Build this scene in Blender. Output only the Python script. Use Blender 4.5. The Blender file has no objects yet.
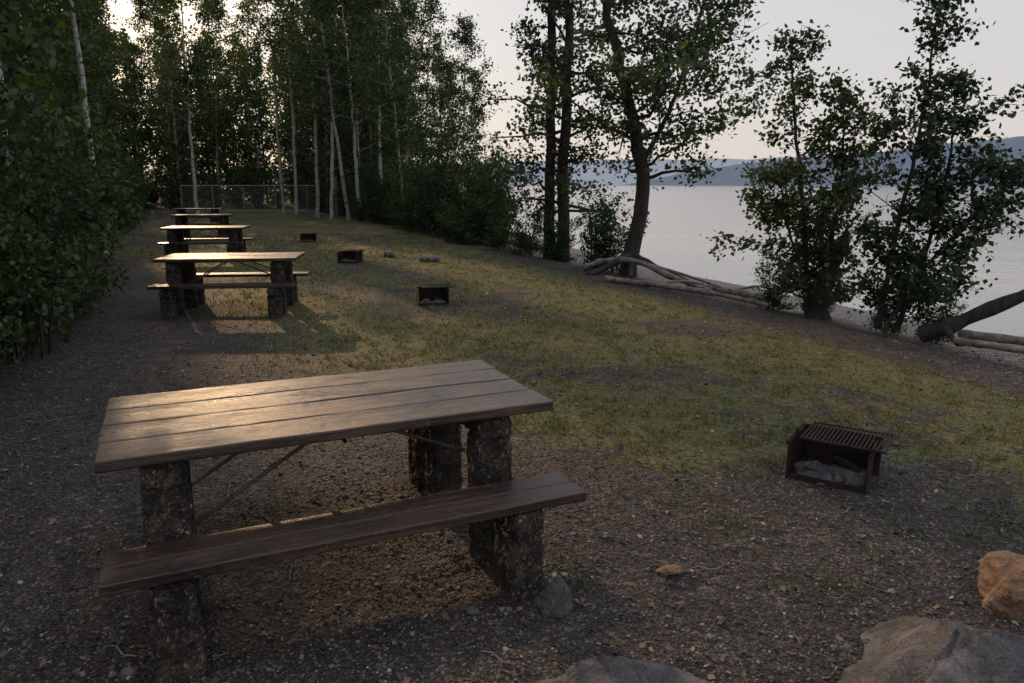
import bpy, bmesh, math, time
import numpy as np
from mathutils import Vector, noise as mnoise
T0=time.time()
S=bpy.context.scene
S.view_settings.view_transform='Standard'
S.view_settings.look='None'
S.view_settings.exposure=0
COL=S.collection

# ------------------------------------------------------------ helpers
def _h(ix,iy,s):
    v=np.sin(ix*127.1+iy*311.7+s*74.7)*43758.5453
    return v-np.floor(v)
def vnoise(x,y,s=0):
    x=np.asarray(x,float);y=np.asarray(y,float)
    xi=np.floor(x);yi=np.floor(y);fx=x-xi;fy=y-yi
    fx=fx*fx*(3-2*fx);fy=fy*fy*(3-2*fy)
    return (_h(xi,yi,s)*(1-fx)+_h(xi+1,yi,s)*fx)*(1-fy)+(_h(xi,yi+1,s)*(1-fx)+_h(xi+1,yi+1,s)*fx)*fy
def fbm(x,y,s=0,o=4):
    a=0;w=.5;t=0
    for i in range(o):
        a=a+vnoise(x*2**i,y*2**i,s+i)*w;t+=w;w*=.5
    return a/t
def sstep(a,b,x):
    t=np.clip((x-a)/(b-a),0,1);return t*t*(3-2*t)

def build(name,parts,mats,smooth=False,link=True,attrs=None):
    """parts: list of (V,F,mat_index)"""
    V=[];vi=[];lt=[];mi=[];off=0
    for v,f,m in parts:
        if len(f)==0: continue
        V.append(v);vi.append((np.asarray(f)+off).ravel());lt.append(np.full(len(f),f.shape[1]));mi.append(np.full(len(f),m));off+=len(v)
    V=np.concatenate(V).astype(np.float32);vi=np.concatenate(vi).astype(np.int32)
    lt=np.concatenate(lt).astype(np.int32);mi=np.concatenate(mi).astype(np.int32)
    ls=np.concatenate([[0],np.cumsum(lt)[:-1]]).astype(np.int32)
    me=bpy.data.meshes.new(name)
    me.vertices.add(len(V));me.vertices.foreach_set('co',V.ravel())
    me.loops.add(len(vi));me.loops.foreach_set('vertex_index',vi)
    me.polygons.add(len(lt));me.polygons.foreach_set('loop_start',ls);me.polygons.foreach_set('loop_total',lt)
    me.polygons.foreach_set('material_index',mi)
    sm=np.zeros(len(lt),bool)
    if smooth is True: sm[:]=True
    elif isinstance(smooth,(list,tuple)): sm=np.isin(mi,smooth)
    me.polygons.foreach_set('use_smooth',sm)
    for m in mats: me.materials.append(m)
    if attrs:
        for k,a in attrs.items():
            at=me.attributes.new(k,'FLOAT','POINT');at.data.foreach_set('value',a.astype(np.float32))
    me.update(calc_edges=True)
    if not link: return me
    ob=bpy.data.objects.new(name,me);COL.objects.link(ob);return ob
def inst(name,me,loc,rz=0,sc=(1,1,1),rx=0,ry=0):
    ob=bpy.data.objects.new(name,me);COL.objects.link(ob)
    ob.location=loc;ob.rotation_euler=(rx,ry,rz);ob.scale=sc;return ob
def empty(name,loc=(0,0,0),rz=0):
    e=bpy.data.objects.new(name,None);COL.objects.link(e);e.location=loc;e.rotation_euler=(0,0,rz);return e

def tube(P,r,k=6,cap=False):
    P=np.asarray(P,float);n=len(P);r=np.asarray(r,float)
    T=np.gradient(P,axis=0);T/=np.linalg.norm(T,axis=1)[:,None]+1e-9
    ref=np.array([1,0,0.]) if abs(T[:,0].mean())<.7 else np.array([0,1.,0])
    A=np.cross(T,ref);A/=np.linalg.norm(A,axis=1)[:,None]+1e-9
    B=np.cross(T,A)
    a=np.arange(k)*2*np.pi/k
    V=P[:,None,:]+r[:,None,None]*(np.cos(a)[None,:,None]*A[:,None,:]+np.sin(a)[None,:,None]*B[:,None,:])
    V=V.reshape(-1,3)
    i=np.arange(n-1)[:,None]*k;j=np.arange(k)[None,:];j2=(j+1)%k
    F=np.stack([i+j,i+j2,i+k+j2,i+k+j],-1).reshape(-1,4)
    return V,F
def resample(P,n):
    P=np.asarray(P,float);m=len(P)
    t=np.linspace(0,m-1,n);out=[]
    for tt in t:
        i=min(int(tt),m-2);f=tt-i
        p0=P[max(i-1,0)];p1=P[i];p2=P[i+1];p3=P[min(i+2,m-1)]
        out.append(.5*((2*p1)+(-p0+p2)*f+(2*p0-5*p1+4*p2-p3)*f*f+(-p0+3*p1-3*p2+p3)*f**3))
    return np.array(out)

# ------------------------------------------------------------ materials
def mat(name):
    m=bpy.data.materials.new(name);m.use_nodes=True;nt=m.node_tree;nt.nodes.clear()
    out=nt.nodes.new('ShaderNodeOutputMaterial');return m,nt,out
def N(nt,t,**kw):
    n=nt.nodes.new(t)
    for k,v in kw.items(): setattr(n,k,v)
    return n
def L(nt,a,b): nt.links.new(a,b)
def ramp(nt,fac,stops,interp='LINEAR'):
    r=N(nt,'ShaderNodeValToRGB');cr=r.color_ramp;cr.interpolation=interp
    while len(cr.elements)<len(stops): cr.elements.new(.5)
    for e,(p,c) in zip(cr.elements,stops):
        e.position=p;e.color=(*c,1) if len(c)==3 else c
    L(nt,fac,r.inputs[0]);return r.outputs[0]
def mixc(nt,fac,a,b,bt='MIX'):
    m=N(nt,'ShaderNodeMix',data_type='RGBA',blend_type=bt)
    if isinstance(fac,(int,float)): m.inputs[0].default_value=fac
    else: L(nt,fac,m.inputs[0])
    for s,v in ((m.inputs[6],a),(m.inputs[7],b)):
        if isinstance(v,tuple): s.default_value=(*v,1)
        else: L(nt,v,s)
    return m.outputs[2]
def math_(nt,op,a,b=None,c=None,clamp=False):
    m=N(nt,'ShaderNodeMath',operation=op);m.use_clamp=clamp
    for s,v in zip(m.inputs,(a,b,c)):
        if v is None: continue
        if isinstance(v,(int,float)): s.default_value=v
        else: L(nt,v,s)
    return m.outputs[0]
def tnoise(nt,vec,scale,detail=4,rough=.55,dist=0):
    n=N(nt,'ShaderNodeTexNoise');n.inputs['Scale'].default_value=scale;n.inputs['Detail'].default_value=detail
    n.inputs['Roughness'].default_value=rough;n.inputs['Distortion'].default_value=dist;L(nt,vec,n.inputs['Vector']);return n.outputs['Fac']
def mapping(nt,vec,sc=(1,1,1),loc=(0,0,0)):
    m=N(nt,'ShaderNodeMapping');m.inputs['Scale'].default_value=sc;m.inputs['Location'].default_value=loc;L(nt,vec,m.inputs['Vector']);return m.outputs[0]
def bump(nt,h,strength,dist,normal=None):
    b=N(nt,'ShaderNodeBump');b.inputs['Strength'].default_value=strength;b.inputs['Distance'].default_value=dist
    L(nt,h,b.inputs['Height'])
    if normal: L(nt,normal,b.inputs['Normal'])
    return b.outputs[0]
def prin(nt,out,col,rough=.7,nrm=None,spec=.5,metal=0):
    p=N(nt,'ShaderNodeBsdfPrincipled')
    if isinstance(col,tuple): p.inputs['Base Color'].default_value=(*col,1)
    else: L(nt,col,p.inputs['Base Color'])
    if isinstance(rough,(int,float)): p.inputs['Roughness'].default_value=rough
    else: L(nt,rough,p.inputs['Roughness'])
    p.inputs['Specular IOR Level'].default_value=spec;p.inputs['Metallic'].default_value=metal
    if nrm: L(nt,nrm,p.inputs['Normal'])
    L(nt,p.outputs[0],out.inputs[0]);return p

def m_leaf(name,c0,c1,c2,trans=.35):
    m,nt,out=mat(name)
    g=N(nt,'ShaderNodeNewGeometry');oi=N(nt,'ShaderNodeObjectInfo')
    col=ramp(nt,g.outputs['Random Per Island'],[(0,c0),(.55,c1),(1,c2)])
    col=mixc(nt,1.0,col,ramp(nt,oi.outputs['Random'],[(0,(.7,.75,.75)),(1,(1.25,1.12,1.0))]),'MULTIPLY')
    p=N(nt,'ShaderNodeBsdfDiffuse');L(nt,col,p.inputs['Color'])
    gl=N(nt,'ShaderNodeBsdfGlossy');gl.inputs['Roughness'].default_value=.45;gl.inputs['Color'].default_value=(.8,.85,.9,1)
    t=N(nt,'ShaderNodeBsdfTranslucent')
    tcx=mixc(nt,1.0,col,(1.7,1.8,.6),'MULTIPLY');L(nt,tcx,t.inputs[0])
    mx=N(nt,'ShaderNodeMixShader');mx.inputs[0].default_value=trans
    L(nt,p.outputs[0],mx.inputs[1]);L(nt,t.outputs[0],mx.inputs[2])
    m2=N(nt,'ShaderNodeMixShader');m2.inputs[0].default_value=.035
    L(nt,mx.outputs[0],m2.inputs[1]);L(nt,gl.outputs[0],m2.inputs[2]);L(nt,m2.outputs[0],out.inputs[0]);return m
LEAF=m_leaf('aspen_leaves',(.02,.038,.014),(.045,.072,.023),(.08,.105,.034),.42)
LEAF2=m_leaf('poplar_leaves',(.018,.036,.016),(.038,.06,.025),(.07,.095,.036))
LEAFS=m_leaf('shrub_leaves',(.018,.042,.014),(.040,.075,.025),(.08,.115,.042),.38)
GRASS=m_leaf('grass_blades',(.05,.064,.022),(.105,.112,.042),(.21,.185,.088),.25)

def m_bark_white():
    m,nt,out=mat('aspen_bark');tc=N(nt,'ShaderNodeTexCoord').outputs['Object']
    a=tnoise(nt,mapping(nt,tc,(5,5,14)),1.0,4,.6)
    b=tnoise(nt,mapping(nt,tc,(1,1,.6)),1.0,3)
    c=ramp(nt,a,[(.34,(.05,.045,.04)),(.43,(.36,.35,.31)),(.7,(.56,.55,.5))])
    c=mixc(nt,ramp(nt,b,[(.45,(0,0,0)),(.8,(1,1,1))]),c,(.18,.17,.13))
    prin(nt,out,c,.8);return m
def m_bark_dark():
    m,nt,out=mat('dark_bark');tc=N(nt,'ShaderNodeTexCoord').outputs['Object']
    a=tnoise(nt,mapping(nt,tc,(16,16,3)),1.0,4,.6)
    c=ramp(nt,a,[(.3,(.012,.01,.009)),(.6,(.045,.037,.031)),(.8,(.09,.075,.062))])
    prin(nt,out,c,.9,bump(nt,a,1,.03));return m
BARKW=m_bark_white();BARKD=m_bark_dark()

def m_wood(name,c0,c1,c2,r0,r1,coat):
    m,nt,out=mat(name);tc=N(nt,'ShaderNodeTexCoord').outputs['Object']
    g=N(nt,'ShaderNodeNewGeometry').outputs['Random Per Island']
    cx=N(nt,'ShaderNodeCombineXYZ');L(nt,math_(nt,'MULTIPLY',g,37.),cx.inputs[0]);L(nt,math_(nt,'MULTIPLY',g,11.),cx.inputs[2])
    va=N(nt,'ShaderNodeVectorMath',operation='ADD');L(nt,tc,va.inputs[0]);L(nt,cx.outputs[0],va.inputs[1]);v=va.outputs[0]
    grain=tnoise(nt,mapping(nt,v,(1.6,60,30)),1,6,.65,.5)
    fine=tnoise(nt,mapping(nt,v,(9,260,200)),1,3,.6)
    blot=tnoise(nt,mapping(nt,v,(3,9,5)),1,6,.7)
    spk=tnoise(nt,mapping(nt,v,(26,60,40)),1,4,.7)
    knot=N(nt,'ShaderNodeTexVoronoi');knot.inputs['Scale'].default_value=1;L(nt,mapping(nt,v,(2.1,9,6)),knot.inputs['Vector'])
    k=ramp(nt,knot.outputs['Distance'],[(.05,(1,1,1)),(.13,(0,0,0))])
    c=ramp(nt,grain,[(.32,c0),(.5,c1),(.68,c2)])
    c=mixc(nt,.9,c,ramp(nt,blot,[(.35,(.3,.28,.28)),(.6,(1.4,1.35,1.3))]),'MULTIPLY')
    c=mixc(nt,1.,c,ramp(nt,g,[(0,(.75,.75,.75)),(1,(1.2,1.15,1.1))]),'MULTIPLY')
    c=mixc(nt,ramp(nt,spk,[(.60,(0,0,0)),(.70,(.7,.7,.7))]),c,(.13,.10,.085))
    c=mixc(nt,math_(nt,'MULTIPLY',k,.7),c,(.012,.008,.006))
    rf=math_(nt,'ADD',math_(nt,'MULTIPLY',blot,.65),math_(nt,'MULTIPLY',spk,.35))
    ro=ramp(nt,rf,[(.38,(r0,)*3),(.62,(r1,)*3)])
    h=math_(nt,'ADD',grain,math_(nt,'MULTIPLY',fine,.4))
    h=math_(nt,'ADD',h,math_(nt,'MULTIPLY',blot,.9))
    nb=bump(nt,h,.8,.005)
    p=prin(nt,out,c,ro,nb,.5)
    if coat:
        L(nt,ramp(nt,rf,[(.42,(coat,)*3),(.6,(coat*.35,)*3)]),p.inputs['Coat Weight']);L(nt,math_(nt,'MULTIPLY',ro,.9),p.inputs['Coat Roughness']);L(nt,nb,p.inputs['Coat Normal'])
    return m
WTOP=m_wood('weathered_stained_wood',(.018,.011,.008),(.042,.026,.019),(.085,.055,.04),.24,.58,.6)
WBEN=m_wood('bench_stained_wood',(.018,.009,.006),(.042,.022,.015),(.08,.045,.031),.28,.58,.5)

def m_aggr():
    m,nt,out=mat('exposed_aggregate_concrete');tc=N(nt,'ShaderNodeTexCoord').outputs['Object']
    wn=N(nt,'ShaderNodeTexNoise');wn.inputs['Scale'].default_value=40;L(nt,tc,wn.inputs['Vector'])
    wv=N(nt,'ShaderNodeVectorMath',operation='MULTIPLY_ADD');L(nt,wn.outputs['Color'],wv.inputs[0]);wv.inputs[1].default_value=(.03,.03,.03);L(nt,tc,wv.inputs[2])
    v=N(nt,'ShaderNodeTexVoronoi');v.inputs['Scale'].default_value=95;L(nt,mapping(nt,wv.outputs[0],(1,1,.6)),v.inputs['Vector'])
    sx=N(nt,'ShaderNodeSeparateColor');L(nt,v.outputs['Color'],sx.inputs[0])
    c=ramp(nt,sx.outputs[0],[(0,(.022,.019,.017)),(.5,(.05,.043,.037)),(.9,(.08,.07,.06)),(1,(.2,.18,.16))])
    big=tnoise(nt,tc,11,6,.7)
    c=mixc(nt,ramp(nt,v.outputs['Distance'],[(.35,(0,0,0)),(.75,(1,1,1))]),c,(.025,.022,.02))
    c=mixc(nt,1,c,ramp(nt,big,[(.38,(.4,.38,.37)),(.62,(1.7,1.6,1.5))]),'MULTIPLY')
    h=math_(nt,'ADD',math_(nt,'MULTIPLY',math_(nt,'SUBTRACT',1,v.outputs['Distance']),.6),math_(nt,'MULTIPLY',big,1.6))
    prin(nt,out,c,.9,bump(nt,h,1,.014),.3);return m
AGG=m_aggr()
def m_steel(name,c0,c1,rough=.7):
    m,nt,out=mat(name);tc=N(nt,'ShaderNodeTexCoord').outputs['Object']
    a=tnoise(nt,tc,14,6,.65)
    c=ramp(nt,a,[(.35,c0),(.7,c1)])
    prin(nt,out,c,rough,bump(nt,a,.3,.003),.3,.2);return m
STEEL=m_steel('burnt_rusty_steel',(.010,.009,.009),(.045,.026,.018),.8)
GALV=m_steel('galvanised_steel',(.25,.25,.25),(.42,.42,.42),.5)
ROD=m_steel('brace_rod_steel',(.05,.05,.052),(.12,.11,.10),.5)
def m_rock(name,c0,c1,c2,sc=7):
    m,nt,out=mat(name);tc=N(nt,'ShaderNodeTexCoord').outputs['Object']
    a=tnoise(nt,tc,sc,8,.7,.4);b=tnoise(nt,tc,sc*14,5,.75);cr=tnoise(nt,mapping(nt,tc,(1,1,3)),sc*.7,5,.6,1.5)
    c=ramp(nt,a,[(.3,c0),(.5,c1),(.7,c2)])
    c=mixc(nt,.7,c,ramp(nt,b,[(.35,(.45,.45,.45)),(.65,(1.4,1.4,1.4))]),'MULTIPLY')
    crk=ramp(nt,math_(nt,'ABSOLUTE',math_(nt,'SUBTRACT',cr,.5)),[(0,(.35,.35,.35)),(.02,(1,1,1))])
    c=mixc(nt,1.,c,crk,'MULTIPLY')
    h=math_(nt,'ADD',math_(nt,'MULTIPLY',b,.35),a)
    prin(nt,out,c,.8,bump(nt,h,1,.045));return m
ROCKG=m_rock('granite_boulder',(.05,.048,.049),(.125,.12,.122),(.26,.25,.255))
ROCKO=m_rock('sandstone_boulder',(.15,.085,.05),(.33,.20,.12),(.46,.32,.22))
ROCKL=m_rock('ash_and_charred_rock',(.04,.04,.04),(.14,.14,.145),(.34,.34,.35),14)
def m_drift():
    m,nt,out=mat('driftwood');tc=N(nt,'ShaderNodeTexCoord').outputs['Object']
    a=tnoise(nt,tc,9,6,.6,.6)
    c=ramp(nt,a,[(.3,(.06,.05,.043)),(.5,(.18,.15,.13)),(.72,(.36,.31,.27))])
    prin(nt,out,c,.85,bump(nt,a,.8,.02));return m
DRIFT=m_drift()

# ------------------------------------------------------------ terrain
BY=[-60,-10,2,6.8,10.4,15.2,22.5,40,51,90,200,6500]
BX=[33,12,6.9,4.9,3.6,1.8,-1,-5,-8,-18,-60,-3200]
def Xb(y): return np.interp(y,BY,BX)
EY=[-60,-4,3,6.6,11.2,23.7,48,80,6500];EX=[14,-1.6,-3.9,-5.0,-6.9,-12.6,-23.5,-39,-4000]
def Xe(y): return np.interp(y,EY,EX)     # left forest edge
WATER_Z=-.78
def zt(x,y):
    x=np.asarray(x,float);y=np.asarray(y,float)
    e=x-Xb(y)
    z=np.interp(e,[-1,0,1,2.5,6,20],[0,-.05,-.2,-.38,-.88,-3.2])
    near=1/(1+np.maximum(y-40,0)/30)
    z=z+(.05*(fbm(x*.5,y*.5,3)-.5)+.018*(fbm(x*3,y*3,9)-.5))*near
    return z
def gmask(x,y):
    e=x-Xb(y)
    left=np.interp(y,[0,4,6,10,14,22,40],[-4.8,-5.5,-6.4,-7.7,-9.,-11.3,-14])
    m=sstep(left-1.0,left+1.3,e)*(1-sstep(-1.6,-.4,e))
    m*=sstep(3.0,4.7,y+.35*(x-1.5)*.5)
    # trampled gravel around the fire rings
    m*=1-.85*np.exp(-(((x-1.75)/.8)**2+((y-3.9)/.6)**2))
    m*=1-.6*np.exp(-(((x+1.2)/.8)**2+((y-10.3)/.9)**2))
    n=fbm(x*.9,y*.9,21,5);n2=fbm(x*5,y*5,31,3)
    return np.clip(m*(.15+.85*sstep(.34,.56,n*.65+n2*.35))+.18*sstep(.6,.72,n),0,1)
Ys=np.concatenate([np.arange(-60,-2,2.),np.arange(-2,2,.2),np.arange(2,8,.05),np.arange(8,20,.14),np.arange(20,60,.5),np.geomspace(60,6500,40)])
Es=np.concatenate([-np.geomspace(6000,20,26),np.arange(-19.6,-11,.4),np.arange(-11,2,.06),np.arange(2,9,.2),np.geomspace(9,6000,22)])
EE,YY=np.meshgrid(Es,Ys);XX=EE+Xb(YY)
ZZ=zt(XX,YY)
fine=(fbm(XX*14,YY*14,40,3)-.5)*.016*(YY<12)*(YY>1)
V=np.stack([XX,YY,ZZ+fine],-1).reshape(-1,3)
ny,nx=EE.shape
i=np.arange(ny-1)[:,None]*nx+np.arange(nx-1)[None,:]
F=np.stack([i,i+1,i+nx+1,i+nx],-1).reshape(-1,4)
def m_ground():
    m,nt,out=mat('gravel_and_grass_ground');tc=N(nt,'ShaderNodeTexCoord').outputs['Object']
    def vor(sc):
        v=N(nt,'ShaderNodeTexVoronoi');v.inputs['Scale'].default_value=sc;L(nt,tc,v.inputs['Vector'])
        s=N(nt,'ShaderNodeSeparateColor');L(nt,v.outputs['Color'],s.inputs[0]);return v.outputs['Distance'],s.outputs[0],s.outputs[1]
    d1,r1,q1=vor(70);d2,r2,q2=vor(28)
    c=ramp(nt,r1,[(0,(.032,.028,.027)),(.5,(.068,.058,.056)),(.85,(.112,.098,.094)),(1,(.25,.225,.21))])
    c2=ramp(nt,r2,[(0,(.035,.03,.029)),(.6,(.08,.068,.064)),(1,(.18,.16,.152))])
    c=mixc(nt,ramp(nt,q2,[(.55,(0,0,0)),(.6,(1,1,1))]),c,c2)
    c=mixc(nt,ramp(nt,d1,[(.25,(0,0,0)),(.7,(1,1,1))]),c,(.024,.02,.019))
    big=tnoise(nt,tc,.7,4,.6);mid=tnoise(nt,tc,5,4,.6)
    c=mixc(nt,1,c,ramp(nt,big,[(.3,(.7,.68,.67)),(.7,(1.35,1.29,1.25))]),'MULTIPLY')
    c=mixc(nt,1,c,ramp(nt,mid,[(.3,(.6,.6,.6)),(.7,(1.35,1.33,1.3))]),'MULTIPLY')
    ag=N(nt,'ShaderNodeAttribute');ag.attribute_name='grass';ab=N(nt,'ShaderNodeAttribute');ab.attribute_name='beach'
    fo=N(nt,'ShaderNodeAttribute');fo.attribute_name='duff'
    gn=tnoise(nt,tc,22,4,.7)
    gc=ramp(nt,gn,[(.3,(.036,.038,.016)),(.5,(.098,.098,.038)),(.68,(.20,.172,.082))])
    gc=mixc(nt,1,gc,ramp(nt,mid,[(.35,(.8,1.0,.75)),(.65,(1.22,1.05,.9))]),'MULTIPLY')
    f=math_(nt,'ADD',ag.outputs['Fac'],math_(nt,'MULTIPLY',math_(nt,'SUBTRACT',gn,.5),1.8))
    f=ramp(nt,f,[(.32,(0,0,0)),(.75,(.88,.88,.88))])
    c=mixc(nt,f,c,gc)
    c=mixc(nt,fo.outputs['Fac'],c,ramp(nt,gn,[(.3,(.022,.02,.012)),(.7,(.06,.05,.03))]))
    bc=ramp(nt,r2,[(0,(.12,.10,.085)),(.5,(.24,.20,.175)),(1,(.38,.34,.3))])
    c=mixc(nt,ab.outputs['Fac'],c,bc)
    h=math_(nt,'ADD',math_(nt,'MULTIPLY',d1,-.6),math_(nt,'MULTIPLY',d2,-.9))
    h=math_(nt,'ADD',h,math_(nt,'MULTIPLY',gn,1.2))
    prin(nt,out,c,.85,bump(nt,h,1,.016),.35);return m
GROUND=m_ground()
e_=(XX-Xb(YY)).ravel()
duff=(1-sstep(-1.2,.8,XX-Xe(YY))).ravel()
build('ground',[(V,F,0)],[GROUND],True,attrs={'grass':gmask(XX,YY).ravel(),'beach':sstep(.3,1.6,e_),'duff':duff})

# ------------------------------------------------------------ water
m,nt,out=mat('lake_water');tc=N(nt,'ShaderNodeTexCoord').outputs['Object']
a=tnoise(nt,mapping(nt,tc,(1.6,3.2,1)),1,4,.6);b=tnoise(nt,mapping(nt,tc,(.12,.35,1)),1,3,.5)
h=math_(nt,'ADD',math_(nt,'MULTIPLY',a,.6),b)
prin(nt,out,(.27,.265,.26),.1,bump(nt,h,.25,.12),.5).inputs['IOR'].default_value=1.5
w=build('lake_water',[(np.array([[-3500,-300,WATER_Z],[9000,-300,WATER_Z],[9000,7500,WATER_Z],[-3500,7500,WATER_Z]],float),np.array([[0,1,2,3]]),0)],[m])

# ------------------------------------------------------------ far hills
def hills(name,xs,hs,y0,depth,col,haze_glow,hz):
    X=np.linspace(xs[0],xs[-1],260);H=np.interp(X,xs,hs)
    H=H*(.9+.22*fbm(X/420,X*0,5,5))+5*(fbm(X/40,X*0,8,3)-.5)
    rows=[];K=14
    for k in range(K):
        t=k/(K-1)
        z=H*np.sin(t*np.pi/2)**1.1+(fbm(X/90,np.full_like(X,t*6),14,4)-.5)*22*t*(1-t)*2
        rows.append(np.stack([X,np.full_like(X,y0)+depth*t+60*(fbm(X/300,X*0+t,6)-.5),z-1.5+t*0],-1))
    back=rows[-1].copy();back[:,1]+=depth;back[:,2]=-2;rows.append(back)
    V=np.concatenate(rows);n=len(X)
    i=np.arange(len(rows)-1)[:,None]*n+np.arange(n-1)[None,:]
    F=np.stack([i,i+1,i+n+1,i+n],-1).reshape(-1,4)
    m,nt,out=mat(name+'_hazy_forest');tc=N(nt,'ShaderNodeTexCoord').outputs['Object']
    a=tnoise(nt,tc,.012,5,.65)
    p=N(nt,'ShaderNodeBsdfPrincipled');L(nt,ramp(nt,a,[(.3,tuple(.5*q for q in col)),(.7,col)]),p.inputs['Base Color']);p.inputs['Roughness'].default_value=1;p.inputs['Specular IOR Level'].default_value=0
    p.inputs['Emission Color'].default_value=(*haze_glow,1);p.inputs['Emission Strength'].default_value=hz  # aerial haze painted on as an even glow of the hill surface
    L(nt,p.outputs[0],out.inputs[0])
    build(name,[(V,F,0)],[m],True)
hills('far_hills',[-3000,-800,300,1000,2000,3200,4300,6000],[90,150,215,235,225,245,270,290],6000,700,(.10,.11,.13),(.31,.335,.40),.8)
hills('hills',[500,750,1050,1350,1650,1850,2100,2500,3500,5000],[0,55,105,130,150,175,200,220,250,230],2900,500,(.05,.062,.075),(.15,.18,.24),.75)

# ------------------------------------------------------------ trees
def leaves(C,size,rs,hang=.3,aspect=.75):
    n=len(C)
    nrm=rs.normal(size=(n,3));nrm[:,2]+=.6;nrm/=np.linalg.norm(nrm,axis=1)[:,None]
    ax=rs.normal(size=(n,3));ax[:,2]-=hang;ax-=nrm*(ax*nrm).sum(1)[:,None];ax/=np.linalg.norm(ax,axis=1)[:,None]+1e-9
    sd=np.cross(nrm,ax)
    l=(size*rs.uniform(.6,1.3,n))[:,None]
    V=np.stack([C-ax*l*.5,C-ax*l*.08+sd*l*.5*aspect,C+ax*l*.55,C-ax*l*.08-sd*l*.5*aspect],1).reshape(-1,3)
    return V,np.arange(4*n).reshape(-1,4)
def gen_tree(seed,paths,nb,blen,start,leafn,lsize,elev=(10,50),spread=.16,shape='oval',droop=.1,subn=6,bias=None,k=7,extra=None,topthin=0):
    rs=np.random.RandomState(seed);parts=[];LC=[]
    for P,r0,r1 in paths:
        P=resample(P,22)
        P[1:-1,:2]+=rs.normal(size=(20,2))*r0*.18
        rad=np.linspace(r0,r1,22)*(1+.35*np.exp(-np.arange(22)*1.2))
        v,f=tube(P,rad,k);parts.append((v,f,0))
        H=len(P)-1
        for b in range(nb):
            u=(b+rs.rand())/nb
            fr=start+(1-start)*u
            fi=fr*H;i=min(int(fi),H-1);p=P[i]+(P[i+1]-P[i])*(fi-i)
            if shape=='oval': sh=.35+.65*math.sin(math.pi*min(1,(u*.86+.14))**.8)
            elif shape=='cone': sh=max(.12,1-u*.85)
            else: sh=1-.45*u
            if topthin and rs.rand()<topthin*sstep(.5,.7,u): continue
            ln=blen*sh*rs.uniform(.45,1.2)
            az=b*2.39996+rs.uniform(-.6,.6)
            el=math.radians(rs.uniform(*elev)+15*u)
            d=np.array([math.cos(az)*math.cos(el),math.sin(az)*math.cos(el),math.sin(el)])
            if bias is not None: d=d+np.array(bias)*rs.rand();d/=np.linalg.norm(d)
            s=np.linspace(0,1,7)[:,None]
            Bp=p+d*ln*s+np.array([0,0,-droop*ln])*s**2+np.cumsum(rs.normal(size=(7,3))*ln*.035,axis=0)*(s>0)
            rb=max(.006,np.interp(fr,[0,1],[r0,r1])*.33)
            v,f=tube(Bp,np.linspace(rb,.003,7),4);parts.append((v,f,0))
            dens=rs.choice([.15,.7,1.,1.5],p=[.12,.25,.38,.25])
            for q in range(subn):
                t=rs.uniform(.25,1);fi2=t*6;j=min(int(fi2),5);sp=Bp[j]+(Bp[j+1]-Bp[j])*(fi2-j)
                sd=d+rs.normal(size=3)*.7;sd/=np.linalg.norm(sd)
                sl=ln*rs.uniform(.18,.42)
                ep=sp+sd*sl+np.array([0,0,-.1*sl])
                v,f=tube(np.stack([sp,(sp+ep)/2+rs.normal(size=3)*sl*.06,ep]),[.006,.004,.002],3);parts.append((v,f,0))
                n=int(leafn*dens*rs.uniform(.5,1.3)*(.5+.5*sh))
                if n<1: continue
                tt=rs.uniform(.15,1.1,n)[:,None]
                LC.append(sp+(ep-sp)*tt+rs.normal(size=(n,3))*spread*np.array([1,1,.7]))
        n=int(leafn*2.);LC.append(P[-1]+rs.normal(size=(n,3))*spread)
    C=np.concatenate(LC)
    C=C[C[:,2]>.05]
    v,f=leaves(C,lsize,rs);parts.append((v,f,1))
    if extra: parts+=extra
    return parts,len(C)
cnt=0
ASP=[]
for s in range(8):
    rs=np.random.RandomState(100+s);h=rs.uniform(12,15)
    ln=rs.uniform(-.9,.9,2)
    path=[(0,0,-.2),(ln[0]*.2,ln[1]*.2,h*.3),(ln[0]*.3,ln[1]*.6,h*.65),(ln[0],ln[1],h)]
    pr,n=gen_tree(200+s,[(path,rs.uniform(.09,.13),.015)],[50,50,50,50,50,50,34,30][s],2.0,[.16,.3,.2,.1,.3,.15,.42,.5][s],32,.15,spread=.22,shape='oval',subn=5)
    ASP.append(build('aspen_tree_mesh',pr,[BARKW,LEAF],[0],link=False));cnt+=n
SHR=[]
for s in range(4):
    rs=np.random.RandomState(300+s);paths=[]
    for q in range(9):
        a=rs.rand()*6.28;r=rs.uniform(.1,.35);R2=rs.uniform(.3,1.);h=rs.uniform(.9,2.6)
        paths.append(([(r*math.cos(a),r*math.sin(a),-.05),(r*1.4*math.cos(a),r*1.4*math.sin(a),h*.5),((r+R2)*math.cos(a),(r+R2)*math.sin(a),h)],.016,.005))
    pr,n=gen_tree(400+s,paths,12,.55,.06,10,.08,elev=(0,50),spread=.10,shape='x',subn=4,k=4)
    SHR.append(build('shrub_mesh',pr,[BARKD,LEAFS],[0],link=False));cnt+=n

rs=np.random.RandomState(5)
placed=[]
def ok(x,y,d):
    for a,b in placed:
        if (a-x)**2+(b-y)**2<d*d: return False
    placed.append((x,y));return True
NT=[0]
def aspen(x,y,i=None,sc=None,tilt=None,rz=None):
    i=rs.randint(6) if i is None else i
    sc=rs.uniform(.85,1.2) if sc is None else sc
    t=rs.normal(size=2)*.02 if tilt is None else tilt
    NT[0]+=1
    inst('aspen_tree',ASP[i],(x,y,float(zt(x,y))),rs.rand()*6.28 if rz is None else rz,(sc,sc,sc*rs.uniform(.95,1.1)),t[0],t[1])
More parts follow.
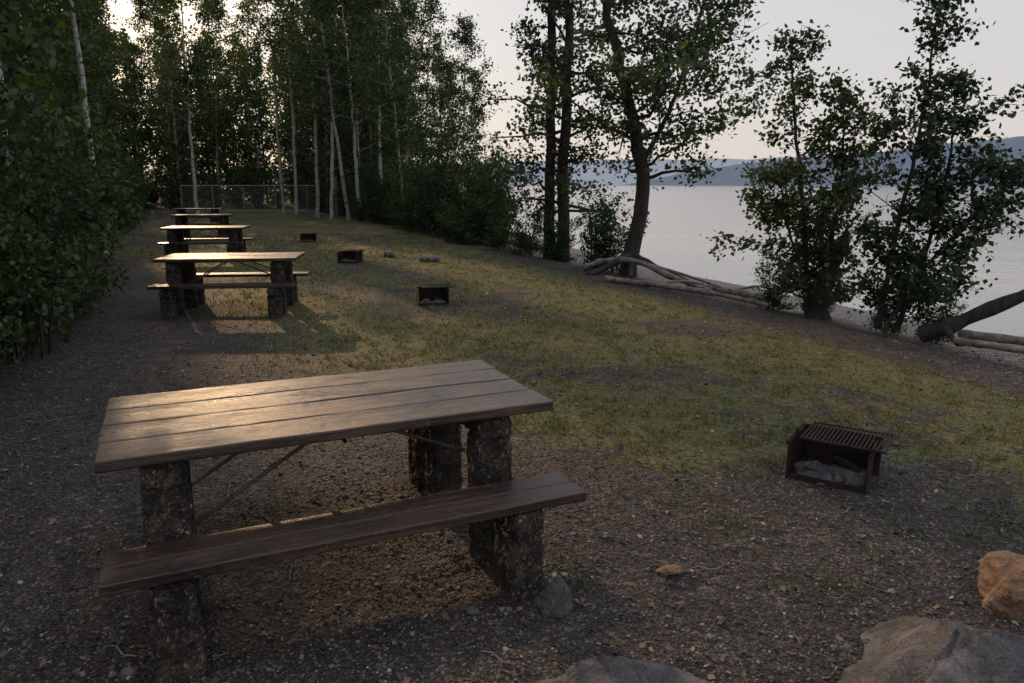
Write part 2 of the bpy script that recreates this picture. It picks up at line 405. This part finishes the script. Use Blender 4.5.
# recognisable pale trunks at the forest edge
for x,y,s,t in [(-6.5,9.3,1.1,0),(-6.9,10.3,1.,0),(-9.9,18.0,.95,0),(-16.4,39,1.0,0),(-14.0,46,1.,0),(-12.6,44,1.05,0),(-9.3,38.5,1.,.08),(-8.3,38,1.05,.1),(-7.4,36.5,.95,.05),(-6.1,35,.9,.03),(-10.6,41,1.,0),(-11.5,47,1.,0)]:
    ok(x,y,.3);aspen(x,y,i=6+rs.randint(2),sc=s,tilt=(0,t))
# left forest
for k_ in range(900):
    y=rs.uniform(2,66);x=Xe(y)-1.6-rs.rand()*6.5
    if ok(x,y,2.4): aspen(x,y,i=rs.choice([0,1,2,3,4,5,6]))
# end of the clearing
for k_ in range(300):
    y=rs.uniform(56,64);x=rs.uniform(-38,-14)
    if x>Xb(y)-2: continue
    if ok(x,y,2.5): aspen(x,y)
# belt between clearing and shore
for k_ in range(300):
    y=rs.uniform(35,60);xl=np.interp(y,[22.5,35,50,60],[-1.5,-7.2,-13,-17]);xr=Xb(y)-.3
    if xr<xl+.5: continue
    x=rs.uniform(xl+.5,xr)
    if ok(x,y,2.2): aspen(x,y,sc=rs.uniform(.6,.85) if x>-7 else None)
for x,y,s in [(-1.7,25.5,.5),(-2.4,27.5,.5),(-3.6,30,.62),(-1.0,24,.36),(-4.6,32,.75),(-3.0,33,.55)]:
    aspen(x,y,sc=s)
# woods further back: one mass of foliage and trunks
def woods(name,pts,depth,h,n,seed,ls=.3):
    rs_=np.random.RandomState(seed);pts=np.array(pts,float);parts=[];C=[]
    seg=np.linalg.norm(np.diff(pts,axis=0),axis=1);cum=np.concatenate([[0],np.cumsum(seg)])
    nt_=int(cum[-1]/.9)
    for k in range(nt_):
        s=rs_.rand()*cum[-1];p=np.array([np.interp(s,cum,pts[:,0]),np.interp(s,cum,pts[:,1])])+rs_.uniform(-1,1,2)*depth
        hh=h*rs_.uniform(.7,1.12)
        v,f=tube(np.array([[p[0],p[1],-.3],[p[0]+rs_.normal()*.2,p[1],hh*.5],[p[0]+rs_.normal()*.4,p[1],hh]]),[.12,.09,.02],5);parts.append((v,f,0))
        m_=int(n/nt_);t=rs_.rand(m_)
        rr=(1.7*(1-t**2.2)+.15)
        q=rs_.normal(size=(m_,2))*rr[:,None]*.62
        C.append(np.stack([p[0]+q[:,0],p[1]+q[:,1],t*hh+.1],-1))
    v,f=leaves(np.concatenate(C),ls,rs_);parts.append((v,f,1))
    build(name,parts,[BARKD,LEAF],[0])
woods('distant_forest',[(-52,66),(-40,70),(-19,74)],3,15,52000,91)
woods('distant_forest',[(-15,9),(-22,21),(-33,41),(-47,64)],3,14,70000,92,.27)
woods('distant_forest',[(-18,70),(-13,62),(-10,54),(-8,46)],1.2,10.5,18000,93)
# shrubs
def shrub(x,y,s=None):
    s=rs.uniform(.7,1.25) if s is None else s
    NT[0]+=1
    inst('shrub',SHR[rs.randint(4)],(x,y,float(zt(x,y))),rs.rand()*6.28,(s,s,s*rs.uniform(.8,1.3)))
y=3.
while y<56:
    dx=.35 if y<12 else -.2
    x=Xe(y)+dx-rs.uniform(.0,.9);shrub(x,y,rs.uniform(.5,1.15)*(.75 if y<6 else 1));shrub(x-rs.uniform(.9,1.5),y+.3,rs.uniform(1.,1.7))
    if y<20: shrub(x-rs.uniform(2.3,3.),y+.3,rs.uniform(1.6,2.2))
    y+=rs.uniform(.8,1.5)*(1+y/45)
for x,y,s in [(-4.75,6.3,.7),(-5.0,7.3,.85),(-5.5,8.5,.9),(-6.2,10.,.85),(-4.6,5.2,.6)]: shrub(x,y,s)
for y in np.arange(23,57,1.3):
    xl=np.interp(y,[22.5,35,50,60],[-1.6,-7.2,-13,-17])
    shrub(xl+rs.uniform(0,1.),y,rs.uniform(.5,1.1));shrub(xl+rs.uniform(1.,2.6),y,rs.uniform(.8,1.3))
    if y<40: shrub(min(Xb(y)+.4,xl+rs.uniform(2,4)),y,rs.uniform(.6,1.))
for x in np.arange(-27,-11,1.6): shrub(x,55.5+rs.rand()*1.,rs.uniform(1,1.6))

# shore trees: three big trunks
pr,n=gen_tree(11,[([(.95,19.3,-.3),(.98,19.3,4),(.93,19.3,8),(1.,19.4,12)],.15,.05)],46,2.1,.12,30,.105,elev=(-5,35),spread=.17,shape='x',droop=.2,topthin=.6)
build('poplar_tree',pr,[BARKD,LEAF2],[0]);cnt+=n
pr,n=gen_tree(12,[([(1.3,19.1,-.3),(1.3,19.1,3),(1.42,19.1,6.5),(1.55,19.1,12)],.17,.06)],44,2.3,.15,30,.105,elev=(-5,40),spread=.17,shape='x',droop=.2,topthin=.6)
build('poplar_tree',pr,[BARKD,LEAF2],[0]);cnt+=n
pr,n=gen_tree(13,[([(2.45,15.7,-.3),(2.68,15.7,1.7),(2.40,15.7,3.2),(2.05,15.7,4.5),(1.7,15.8,6.2),(1.6,15.8,9.5)],.17,.05),
     ([(2.6,15.7,2.0),(3.1,15.6,3.0),(3.5,15.5,4.2),(3.75,15.4,5.3)],.06,.02)],34,2.3,.2,40,.1,elev=(-5,40),spread=.15,shape='x',droop=.15,bias=(.7,0,0),topthin=.4)
build('poplar_tree',pr,[BARKD,LEAF2],[0]);cnt+=n
# small shore trees on the right
pr,n=gen_tree(21,[([(4.35,10.75,-.1),(4.2,10.75,1.2),(3.95,10.7,2.5),(3.8,10.7,3.6)],.045,.008),
     ([(4.5,10.65,-.1),(4.55,10.6,1.),(4.6,10.6,2.),(4.55,10.6,2.9)],.04,.008),
     ([(4.25,10.5,-.1),(4.05,10.4,.6),(3.75,10.3,1.3),(3.65,10.3,1.9)],.03,.006)],32,.8,.08,23,.072,elev=(0,45),spread=.085,shape='oval',subn=6,k=6)
build('young_poplar_tree',pr,[BARKD,LEAF2],[0]);cnt+=n
pr,n=gen_tree(22,[([(4.75,9.45,-.1),(4.85,9.4,1.2),(4.95,9.3,2.5),(5.0,9.3,3.8)],.04,.007),
     ([(4.95,9.35,-.1),(5.2,9.3,1.),(5.35,9.3,2.),(5.3,9.3,2.9)],.034,.006),
     ([(4.7,9.2,-.1),(5.0,9.1,.6),(5.5,9.,1.3),(6.0,8.9,1.8)],.026,.005)],31,.85,.10,23,.072,elev=(5,50),spread=.085,shape='oval',subn=6,k=6)
build('young_poplar_tree',pr,[BARKD,LEAF2],[0]);cnt+=n
# broken trunk beside them
P=resample([(4.38,10.45,-.2),(4.42,10.4,.3),(4.5,10.35,.7),(4.6,10.3,1.0)],14)
v,f=tube(P,np.linspace(.17,.09,14)*np.array([1.3,1.1]+[1]*12)*(1+.12*np.random.RandomState(2).normal(size=14)),10)
v2,f2=tube(np.array([P[-1]-np.array([0,0,.02]),P[-1]+np.array([.02,0,.14])]),[.08,.01],8)
build('broken_tree_trunk',[(v,f,0),(v2,f2,0)],[BARKD],True)
for x,y,s in [(4.6,11.0,.42),(4.95,9.5,.36),(3.9,11.,.38),(5.3,9.2,.3),(1.9,16.6,.75),(1.2,18.6,.7),(.4,19.6,.7),(2.3,16.4,.6),(-.4,20.6,.6),(-1.4,22.5,.8)]:
    shrub(x,y,s)
print('leaves',cnt,'instances',NT[0],'t',time.time()-T0)

# ------------------------------------------------------------ driftwood & roots
def log(name,pts,r0,r1,seed,branches=(),mt=None):
    rs_=np.random.RandomState(seed);P=resample(pts,16);parts=[]
    for (pp,a,b) in [(P,r0,r1)]+[(resample(q,8),s,t) for q,s,t in branches]:
        n=len(pp);rr=np.linspace(a,b,n)*(1+.12*rs_.normal(size=n))
        v,f=tube(pp,rr,9);parts.append((v,f,0))
        for en,dr in ((0,-1),(n-1,1)):
            c=pp[en];T=(pp[en]-pp[en-dr]);T/=np.linalg.norm(T)
            v,f=tube(np.array([c,c+T*rr[en]*.35]),[rr[en],rr[en]*.05],9);parts.append((v,f,0))
    return build(name,parts,[mt or DRIFT],True)
log('driftwood_log',[(1.75,13.6,.02),(2.5,12.5,.05),(3.1,11.6,.06),(3.75,10.7,.0)],.06,.035,1,[([(2.5,12.5,.05),(2.8,12.5,.12),(3.2,12.3,.1)],.03,.015)])
log('driftwood_log',[(1.5,15.4,.02),(1.9,15.2,.2),(2.5,14.9,.22),(2.9,13.6,.08),(3.3,12.2,0)],.07,.045,2,[([(2.5,14.9,.2),(3.2,14.5,.05),(3.8,13.4,-.1)],.045,.02)])
log('driftwood_log',[(3.5,14.6,-.2),(4.1,13.6,-.22),(4.5,12.4,-.18)],.07,.05,12,[([(4.1,13.6,-.2),(4.5,13.5,-.1),(4.8,13.2,-.15)],.03,.012)])
log('driftwood_log',[(6.1,9.9,-.26),(6.9,9.3,-.28),(7.6,8.9,-.25)],.06,.04,13)
log('tree_root',[(2.5,15.7,.25),(2.2,15.2,.22),(1.8,14.9,.05),(1.5,14.6,-.02)],.10,.04,3,[([(2.6,15.6,.25),(3.0,15.1,.05),(3.5,14.7,-.15)],.09,.03),([(2.5,15.6,.2),(2.4,14.9,.05),(2.3,14.3,-.02)],.08,.03)],mt=BARKD)
log('driftwood_branch',[(4.95,8.75,-.04),(5.12,8.55,.08),(5.35,8.4,.26),(5.7,8.2,.5),(6.1,8.05,.72),(6.9,7.8,1.0)],.11,.05,4,[([(5.1,8.55,.08),(5.05,8.35,.02),(5.0,8.1,-.04)],.06,.02),([(5.95,8.1,.62),(5.98,8.1,.9),(6.1,8.1,1.15)],.028,.012)],mt=BARKD)
log('driftwood_log',[(5.0,8.15,.0),(5.2,7.7,.03),(5.6,7.0,.03)],.045,.03,5)
log('driftwood_log',[(-.6,23.5,.05),(.6,22.0,-.05),(1.6,21.,-.25)],.12,.09,6)
log('firewood_log',[(-2.1,16.95,.07),(-1.65,16.85,.07)],.075,.07,7)
log('firewood_log',[(-3.1,18.1,.07),(-2.85,18.0,.07)],.075,.075,8)

# ------------------------------------------------------------ picnic table
def bevbox(x0,x1,y0,y1,z0,z1,bev=.004,seg=2):
    bm=bmesh.new();bmesh.ops.create_cube(bm,size=1)
    for v in bm.verts:
        v.co=Vector(((x0+x1)/2+v.co.x*(x1-x0),(y0+y1)/2+v.co.y*(y1-y0),(z0+z1)/2+v.co.z*(z1-z0)))
    if bev>0: bmesh.ops.bevel(bm,geom=list(bm.edges),offset=bev,segments=seg,affect='EDGES')
    return bm
def plank(x0,x1,y0,y1,z0,z1,seed):
    """board with worn, slightly wavy edges and a little cup"""
    n=60;xs=np.linspace(x0,x1,n);bm=bmesh.new();rings=[]
    b=.005;hy=(y1-y0)/2;cy=(y0+y1)/2
    prof=[(-hy,z0+b),(-hy+b,z0),(hy-b,z0),(hy,z0+b),(hy,z1-b),(hy-b*.35,z1-b*.35),(hy-b*1.4,z1),(hy*.5,z1),(0,z1),(-hy*.5,z1),(-hy+b*1.4,z1),(-hy+b*.35,z1-b*.35),(-hy,z1-b)]
    for x in xs:
        e1=mnoise.noise(Vector((x*9,seed,0)))*.0022+mnoise.noise(Vector((x*40,seed,3)))*.0012
        e2=mnoise.noise(Vector((x*9,seed,7)))*.0022+mnoise.noise(Vector((x*40,seed,9)))*.0012
        warp=mnoise.noise(Vector((x*1.5,seed,5)))*.003
        rings.append([bm.verts.new((x,cy+yy+(e1 if yy>0 else -e2)*abs(yy)/hy,zz+warp+.002*(yy/hy)**2*(zz>z1-.01)+.0012*mnoise.noise(Vector((x*6,yy*60,seed)))*(zz>z1-.01))) for yy,zz in prof])
    k=len(prof)
    for a in range(n-1):
        for j in range(k):
            bm.faces.new([rings[a][j],rings[a+1][j],rings[a+1][(j+1)%k],rings[a][(j+1)%k]])
    bm.faces.new(rings[0]);bm.faces.new(rings[-1][::-1])
    bmesh.ops.recalc_face_normals(bm,faces=bm.faces)
    return bm
def bm_join(name,bms,mats,mi=None,smooth=False):
    me=bpy.data.meshes.new(name);tot=bmesh.new()
    for k,b in enumerate(bms):
        t=bpy.data.meshes.new('t');b.to_mesh(t);b.free()
        n0=len(tot.faces);tot.from_mesh(t);bpy.data.meshes.remove(t)
        tot.faces.ensure_lookup_table()
        for f in tot.faces[n0:]:
            f.material_index=mi[k] if mi else 0;f.smooth=smooth
    tot.to_mesh(me);tot.free()
    for m in mats: me.materials.append(m)
    return me
def roughbox(x0,x1,y0,y1,z0,z1,seed,amp=.007,cell=.018,flare=0):
    nx_,ny_,nz_=[max(2,int(round((b-a)/cell))) for a,b in ((x0,x1),(y0,y1),(z0,z1))]
    bm=bmesh.new();cx,cy,cz=(x0+x1)/2,(y0+y1)/2,(z0+z1)/2
    hx,hy,hz=(x1-x0)/2,(y1-y0)/2,(z1-z0)/2;cache={}
    def vert(i,j,k):
        key=(i,j,k)
        if key in cache: return cache[key]
        p=Vector((x0+(x1-x0)*i/nx_,y0+(y1-y0)*j/ny_,z0+(z1-z0)*k/nz_))
        ec=sum([i in(0,nx_),j in(0,ny_),k in(0,nz_)])
        d=Vector(((p.x-cx)/hx,(p.y-cy)/hy,(p.z-cz)/hz));q=p*22+Vector((seed*7.1,seed*3.3,0))
        if ec>=2: p-=Vector((d.x*.010*(abs(d.x)>.99),d.y*.010*(abs(d.y)>.99),d.z*.006*(abs(d.z)>.99)))*(1+mnoise.noise(p*14+Vector((seed,0,0)))*1.5)
        p.y+=d.y*flare*(1-k/nz_)
        p+=mnoise.noise_vector(q)*amp+mnoise.noise_vector(q*2.7)*amp*.8
        cache[key]=bm.verts.new(p);return cache[key]
    for i in range(nx_):
        for j in range(ny_):
            for k,fl in((0,1),(nz_,0)):
                q=[vert(i,j,k),vert(i+1,j,k),vert(i+1,j+1,k),vert(i,j+1,k)]
                bm.faces.new(q[::-1] if fl else q)
    for i in range(nx_):
        for k in range(nz_):
            for j,fl in((0,0),(ny_,1)):
                q=[vert(i,j,k),vert(i+1,j,k),vert(i+1,j,k+1),vert(i,j,k+1)]
                bm.faces.new(q[::-1] if fl else q)
    for j in range(ny_):
        for k in range(nz_):
            for i,fl in((0,1),(nx_,0)):
                q=[vert(i,j,k),vert(i,j+1,k),vert(i,j+1,k+1),vert(i,j,k+1)]
                bm.faces.new(q[::-1] if fl else q)
    return bm
Lh=.915;W=.4475
rs=np.random.RandomState(9)
tops=[];pw=(2*W-3*.008)/4
for k in range(4):
    y0=-W+k*(pw+.008);dz=rs.uniform(-.0015,.0015)
    tops.append(plank(-Lh+rs.uniform(-.008,.008),Lh+rs.uniform(-.008,.008),y0,y0+pw,.718+dz,.76+dz,k*3.7+1))
ME_TOP=bm_join('tabletop',tops,[WTOP])
def bench(sgn):
    o=[]
    for k in range(2):
        a=.505+k*.129;b=a+.124;y0,y1=(a,b) if sgn>0 else (-b,-a)
        o.append(plank(-Lh+rs.uniform(-.006,.006),Lh+rs.uniform(-.006,.006),y0,y1,.400,.44,k*5.1+sgn+20))
    return bm_join('bench_seat',o,[WBEN])
ME_B1=bench(-1);ME_B2=bench(1)
def endframe(a0,seed):
    o=[]
    o.append(roughbox(a0-.078,a0+.078,-.41,.41,.60,.708,seed))
    for s in(-1,1):
        y=.325*s
        o.append(roughbox(a0-.085,a0+.085,min(y-.075,y+.075),max(y-.075,y+.075),-.06,.615,seed+s+2))
        ya,yb=sorted((.38*s,.755*s));o.append(roughbox(a0-.072,a0+.072,ya,yb,.285,.392,seed+s+5))
        ya,yb=sorted((.56*s,.72*s));o.append(roughbox(a0-.082,a0+.082,ya,yb,-.06,.30,seed+s+8,flare=.03))
    return bm_join('concrete_end_frame',o,[AGG],smooth=False)
ME_F1=endframe(-.70,1);ME_F2=endframe(.65,20)
def rodmesh(segs,name,r,mt):
    parts=[]
    for a,b in segs:
        v,f=tube(np.array([a,b],float),[r,r],6);parts.append((v,f,0))
    return build(name,parts,[mt],True,link=False)
ME_ROD=rodmesh([((-.62,-.22,.36),(-.05,-.22,.705)),((-.62,.22,.36),(-.05,.22,.705)),((.57,-.22,.50),(.10,-.22,.705)),((.57,.22,.50),(.10,.22,.705)),((-.03,-.44,.705),(-.03,.44,.705))],'steel_braces',.009,ROD)
def table(x,y,rz):
    e=empty('picnic_table',(x,y,0),math.radians(rz))
    for nm,me in(('tabletop',ME_TOP),('bench_seat',ME_B1),('bench_seat',ME_B2),('concrete_end_frame',ME_F1),('concrete_end_frame',ME_F2),('steel_braces',ME_ROD)):
        o=bpy.data.objects.new(nm,me);COL.objects.link(o);o.parent=e
table(-.831,3.257,24.6);table(-3.88,10.3,7);table(-7.2,17.6,9);table(-10.3,25,10);table(-13.15,31.5,10)

# ------------------------------------------------------------ fire rings
def plate(x0,x1,y0,y1,z0,z1): return bevbox(x0,x1,y0,y1,z0,z1,.002,1)
def fire_meshes():
    w,d,h,t=.22,.21,.235,.008
    body=[plate(-w,-w+t,-d,d,0,h),plate(w-t,w,-d,d,0,h+.001),plate(-w+t,w-t,d-t,d,0,h-.001)]
    body+=[plate(-w+t,w-t,-d,-d+t,0,.045),plate(-w+.002,w-.002,-d+t,d-t,.0,.012)]
    body+=[plate(-w-.014,-w-.001,-d,d,h-.02,h+.004),plate(w+.001,w+.014,-d,d,h-.02,h+.005)]
    body+=[plate(w+.001,w+.03,.02,.05,.05,h+.05)]
    g=[];gx0,gx1,gy0,gy1,z=-.16,.30,-.19,.16,h+.03
    for yy in(gy0,gy1): g.append(plate(gx0,gx1,yy-.006,yy+.006,z-.006,z+.006))
    for k in range(21):
        xx=gx0+.006+(gx1-gx0-.012)*k/20;g.append(plate(xx-.006,xx+.006,gy0+.006,gy1-.006,z-.003,z+.005))
    g.append(plate(gx1,gx1+.05,-.03,-.018,z-.005,z+.005));g.append(plate(gx1+.04,gx1+.05,-.09,.04,z-.004,z+.006))
    g.append(plate(-w-.001,-w+.012,-.02,.0,h-.02,z+.0));g.append(plate(w-.012,w+.003,-.02,0,h-.02,z-.004))
    return bm_join('steel_body',body,[STEEL]),bm_join('cooking_grate',g,[STEEL])
FB,FG=fire_meshes()
def rockmesh(name,r,seed,mt,sub=4,amp=.28,cut=True):
    bm=bmesh.new();bmesh.ops.create_icosphere(bm,subdivisions=sub,radius=1)
    rs_=np.random.RandomState(seed);pl=[(Vector(rs_.normal(size=3)).normalized(),rs_.uniform(.6,.88)) for _ in range(14)]
    for v in bm.verts:
        p=v.co.copy();q=p+Vector((seed*3.7,0,seed))
        for n,d in pl:
            s=p.dot(n)
            if cut and s>d: p-=n*(s-d)*.92
        p*=1+mnoise.noise(q*1.2)*amp+mnoise.noise(q*3.5)*amp*.3+mnoise.noise(q*9)*amp*.13+mnoise.noise(q*25)*amp*.06
        v.co=Vector((p.x*r[0],p.y*r[1],p.z*r[2]))
    me=bpy.data.meshes.new(name);bm.to_mesh(me);bm.free()
    for p in me.polygons: p.use_smooth=True
    me.materials.append(mt);return me
ASH=rockmesh('ash_bed',(.19,.17,.04),70,ROCKL,4,.6,False)
CR=rockmesh('charred_rock',(.075,.05,.04),61,ROCKL,3)
CH=build('charred_log',[(*tube(resample([(-.10,0,0),(0,.012,.006),(.10,0,0)],8),np.array([.004,.026,.025,.027,.026,.024,.026,.004]),8),0)],[STEEL],True,link=False)
def fire(x,y,rz,ash=True):
    e=empty('fire_ring_grill',(x,y,float(zt(x,y))-.005),math.radians(rz))
    for nm,me in(('steel_body',FB),('cooking_grate',FG)):
        o=bpy.data.objects.new(nm,me);COL.objects.link(o);o.parent=e
    o=bpy.data.objects.new('ash_bed',ASH);COL.objects.link(o);o.parent=e;o.location=(0,0,.012)
    for nm,me,l,r in [('charred_log',CH,(.06,.06,.06),(0,.1,-.5)),('charred_rock',CR,(-.08,-.06,.05),(0,.2,.4)),('charred_rock',CR,(.05,-.1,.04),(.3,0,2.))]:
        o=bpy.data.objects.new(nm,me);COL.objects.link(o);o.parent=e;o.location=l;o.rotation_euler=r
fire(1.93,4.2,-34);fire(-1.18,10.85,12);fire(-3.67,16.8,-10);fire(-6.3,23,15)

# ------------------------------------------------------------ boulders and stones
def put(name,me,loc,rz=0): return inst(name,me,loc,rz)
put('granite_boulder',rockmesh('granite_boulder',(.68,.42,.27),3,ROCKG,6),(1.56,2.20,-.03),.2)
put('sandstone_boulder',rockmesh('sandstone_boulder',(.25,.23,.19),8,ROCKO,6),(2.2,2.82,-.01),.6)
put('granite_boulder',rockmesh('granite_boulder',(.34,.25,.12),5,ROCKG,6),(.42,2.18,.0),0)
put('foot_stone',rockmesh('foot_stone',(.095,.075,.12),12,ROCKG,4),(.185,2.78,.03),.5)
put('flat_stone',rockmesh('flat_stone',(.07,.05,.018),15,ROCKO,3),(.717,3.07,.012),.3)
# pebbles: one mesh
def zf(x,y): return zt(x,y)
ico=bmesh.new();bmesh.ops.create_icosphere(ico,subdivisions=1,radius=1)
IV=np.array([v.co[:] for v in ico.verts]);IF=np.array([[v.index for v in f.verts] for f in ico.faces]);ico.free()
rs=np.random.RandomState(33)
def scatter(n,ymin,ymax,p=1.0):
    y=ymin*(ymax/ymin)**(rs.rand(n)**p)
    x=y*rs.uniform(-.85,.85,n)
    return x,y
n=56000
x,y=scatter(n,1.9,9)
keep=(rs.rand(n)>gmask(x,y)*.8);x=x[keep];y=y[keep];n=len(x)
s=.0030*np.exp(rs.normal(size=n)*.45)*(.8+y*.12)
big=rs.rand(n)<.003;s[big]*=2.2
sc=np.stack([s*rs.uniform(.8,1.5,n),s*rs.uniform(.8,1.5,n),s*rs.uniform(.5,.9,n)],-1)
a=rs.rand(n)*6.28;ca,sa=np.cos(a),np.sin(a)
V=IV[None]*(1+rs.normal(size=(n,len(IV),1))*.14)*sc[:,None,:]
V=np.stack([V[...,0]*ca[:,None]-V[...,1]*sa[:,None],V[...,0]*sa[:,None]+V[...,1]*ca[:,None],V[...,2]],-1)
V+=np.stack([x,y,zf(x,y)+s*.3+(fbm(x*14,y*14,40,3)-.5)*.016],-1)[:,None,:]
F=(IF[None]+(np.arange(n)*len(IV))[:,None,None]).reshape(-1,3)
m,nt,out=mat('gravel_stones');g=N(nt,'ShaderNodeNewGeometry')
c=ramp(nt,g.outputs['Random Per Island'],[(0,(.032,.028,.027)),(.45,(.07,.06,.058)),(.8,(.118,.104,.099)),(.97,(.185,.17,.163)),(1,(.4,.37,.35))])
prin(nt,out,c,.75,None,.35)
build('gravel',[(V.reshape(-1,3),F,0)],[m])
# dry leaf litter, needles and bits
n=8000;x,y=scatter(n,1.9,12)
C=np.stack([x,y,zf(x,y)+.007+(fbm(x*14,y*14,40,3)-.5)*.016],-1)
nr=rs.normal(size=(n,3))*.35;nr[:,2]=1;nr/=np.linalg.norm(nr,axis=1)[:,None]
ax=rs.normal(size=(n,3));ax-=nr*(ax*nr).sum(1)[:,None];ax/=np.linalg.norm(ax,axis=1)[:,None];sd=np.cross(nr,ax)
l=(.015*rs.uniform(.4,1.4,n)*(.8+y*.08))[:,None];wd=l*rs.choice([.07,.1,.5,.7],n)[:,None]
V=np.stack([C-ax*l,C+sd*wd,C+ax*l,C-sd*wd],1).reshape(-1,3)
m,nt,out=mat('dry_leaf_litter');g=N(nt,'ShaderNodeNewGeometry')
c=ramp(nt,g.outputs['Random Per Island'],[(0,(.04,.025,.016)),(.6,(.11,.07,.042)),(.93,(.2,.145,.09)),(1,(.42,.37,.3))])
prin(nt,out,c,.8)
build('leaf_litter',[(V,np.arange(4*n).reshape(-1,4),0)],[m])
# twigs
tw=[]
for k in range(46):
    x0,y0=[float(q[0]) for q in scatter(1,2.2,8)]
    if k==0: x0,y0=1.45,4.25
    if k==1: x0,y0=-1.1,2.45
    a=rs.rand()*3.14;ln=rs.uniform(.03,.09)
    P=[(x0+math.cos(a)*ln*t,y0+math.sin(a)*ln*t+.012*math.sin(t*5),float(zt(x0,y0))+.010) for t in(-1,-.3,.4,1)]
    v,f=tube(P,[.003,.003,.0025,.0015],5);tw.append((v,f,0))
build('twigs',tw,[DRIFT],True)
# grass
n=280000;x,y=scatter(n,2.6,26,.75)
cl=vnoise(x*9,y*9,77)
gm=gmask(x,y)
keep=(rs.rand(n)<gm*(.1+1.1*sstep(.38,.85,cl)))|((rs.rand(n)<.012)&(cl>.75))
x=x[keep];y=y[keep];n=len(x)
hh=rs.uniform(.010,.038,n)*(1+y*.03);ww=.0014+y*.0004
a=rs.rand(n)*6.28;lean=rs.uniform(.1,1.3,n)*hh;b=rs.rand(n)*6.28
z=zt(x,y)-.002+(fbm(x*14,y*14,40,3)-.5)*.016*(y<12)
B=np.stack([x,y,z],-1);D=np.stack([np.cos(a),np.sin(a),a*0],-1)*ww[:,None]
T=B+np.stack([np.cos(b)*lean,np.sin(b)*lean,hh],-1)
M=B+np.stack([np.cos(b)*lean*.3,np.sin(b)*lean*.3,hh*.6],-1)
V=np.stack([B-D,B+D,M+D*.8,T,M-D*.8],1).reshape(-1,3)
build('grass',[(V,np.arange(5*n).reshape(-1,5),0)],[GRASS])
print('grass blades',n)
# low leafy weeds
WC=[]
for wx,wy,wn,wr in [(1.35,2.95,60,.08),(1.75,3.15,40,.07),(2.6,3.6,70,.1),(2.3,3.35,40,.06),(.25,3.15,20,.04),(1.15,3.6,25,.05),(2.0,3.45,30,.05),(-.55,4.6,25,.06),(.3,2.95,18,.04)]:
    q=rs.normal(size=(wn,2))*wr
    WC.append(np.stack([wx+q[:,0],wy+q[:,1],.012+rs.rand(wn)*.02+zt(wx+q[:,0],wy+q[:,1])],-1))
v,f=leaves(np.concatenate(WC),.022,rs,0)
build('weeds',[(v,f,0)],[LEAFS])

# ------------------------------------------------------------ chain-link fence
fx0,fx1,fy=-21.5,-11.3,49.
e=empty('chain_link_fence',(0,0,0));parts=[]
xs=np.linspace(fx0,fx1,6)
for xx in xs:
    v,f=tube(np.array([[xx,fy,-.1],[xx,fy,1.72]]),[.035,.035],8);parts.append((v,f,0))
for zz in(.06,1.68):
    v,f=tube(np.array([[fx0,fy,zz],[fx1,fy,zz]]),[.028,.028],6);parts.append((v,f,0))
o=build('posts_and_rails',parts,[GALV],True);o.parent=e
parts=[]
for xx in np.arange(fx0-1.6,fx1,.13):
    for sg in(1,-1):
        t0=max(0,(fx0-xx)/1.6);t1=min(1,(fx1-xx)/1.6)
        if t1<=t0: continue
        za,zb=.06+1.6*t0,.06+1.6*t1
        if sg<0: za,zb=1.72-za,1.72-zb
        v,f=tube(np.array([[xx+1.6*t0,fy+.01*sg,za],[xx+1.6*t1,fy+.01*sg,zb]]),[.003,.003],3);parts.append((v,f,0))
o=build('wire_mesh',parts,[GALV]);o.parent=e

# ------------------------------------------------------------ sky and sun
AZ=28;EL=16
wd=bpy.data.worlds.new('World');S.world=wd;wd.use_nodes=True;nt=wd.node_tree;nt.nodes.clear()
out=N(nt,'ShaderNodeOutputWorld');bg=N(nt,'ShaderNodeBackground');bg.inputs[1].default_value=.12
sky=N(nt,'ShaderNodeTexSky',sky_type='NISHITA');sky.sun_disc=False;sky.sun_elevation=math.radians(EL);sky.sun_rotation=math.radians(-AZ)
sky.air_density=1.;sky.dust_density=3;sky.ozone_density=1
tc=N(nt,'ShaderNodeTexCoord');sx=N(nt,'ShaderNodeSeparateXYZ');L(nt,tc.outputs['Generated'],sx.inputs[0])
hz=ramp(nt,sx.outputs[2],[(0,(.76,.68,.63)),(.1,(.70,.67,.665)),(.25,(.67,.67,.70)),(.5,(.70,.72,.78)),(1,(.70,.73,.8))])
hz=mixc(nt,1,hz,(8.6,8.6,8.6),'MULTIPLY')
c=mixc(nt,.88,sky.outputs[0],hz)
L(nt,c,bg.inputs[0]);L(nt,bg.outputs[0],out.inputs[0])
ld=bpy.data.lights.new('sun','SUN');ld.energy=2.8;ld.angle=math.radians(.5);ld.color=(1,.64,.34)
lo=bpy.data.objects.new('sun',ld);COL.objects.link(lo)
az=math.radians(AZ);el=math.radians(EL)
d=Vector((-math.sin(az)*math.cos(el),math.cos(az)*math.cos(el),math.sin(el)))
lo.rotation_euler=d.to_track_quat('Z','Y').to_euler();lo.location=(0,0,30)

# ------------------------------------------------------------ camera
cd=bpy.data.cameras.new('camera');cam=bpy.data.objects.new('camera',cd);COL.objects.link(cam)
cd.sensor_width=36;cd.lens=26.0;cd.clip_end=20000;cd.clip_start=.05
cam.location=(0,0,1.72);cam.rotation_euler=(math.radians(90-11.95),0,0);S.camera=cam
print('total',time.time()-T0)
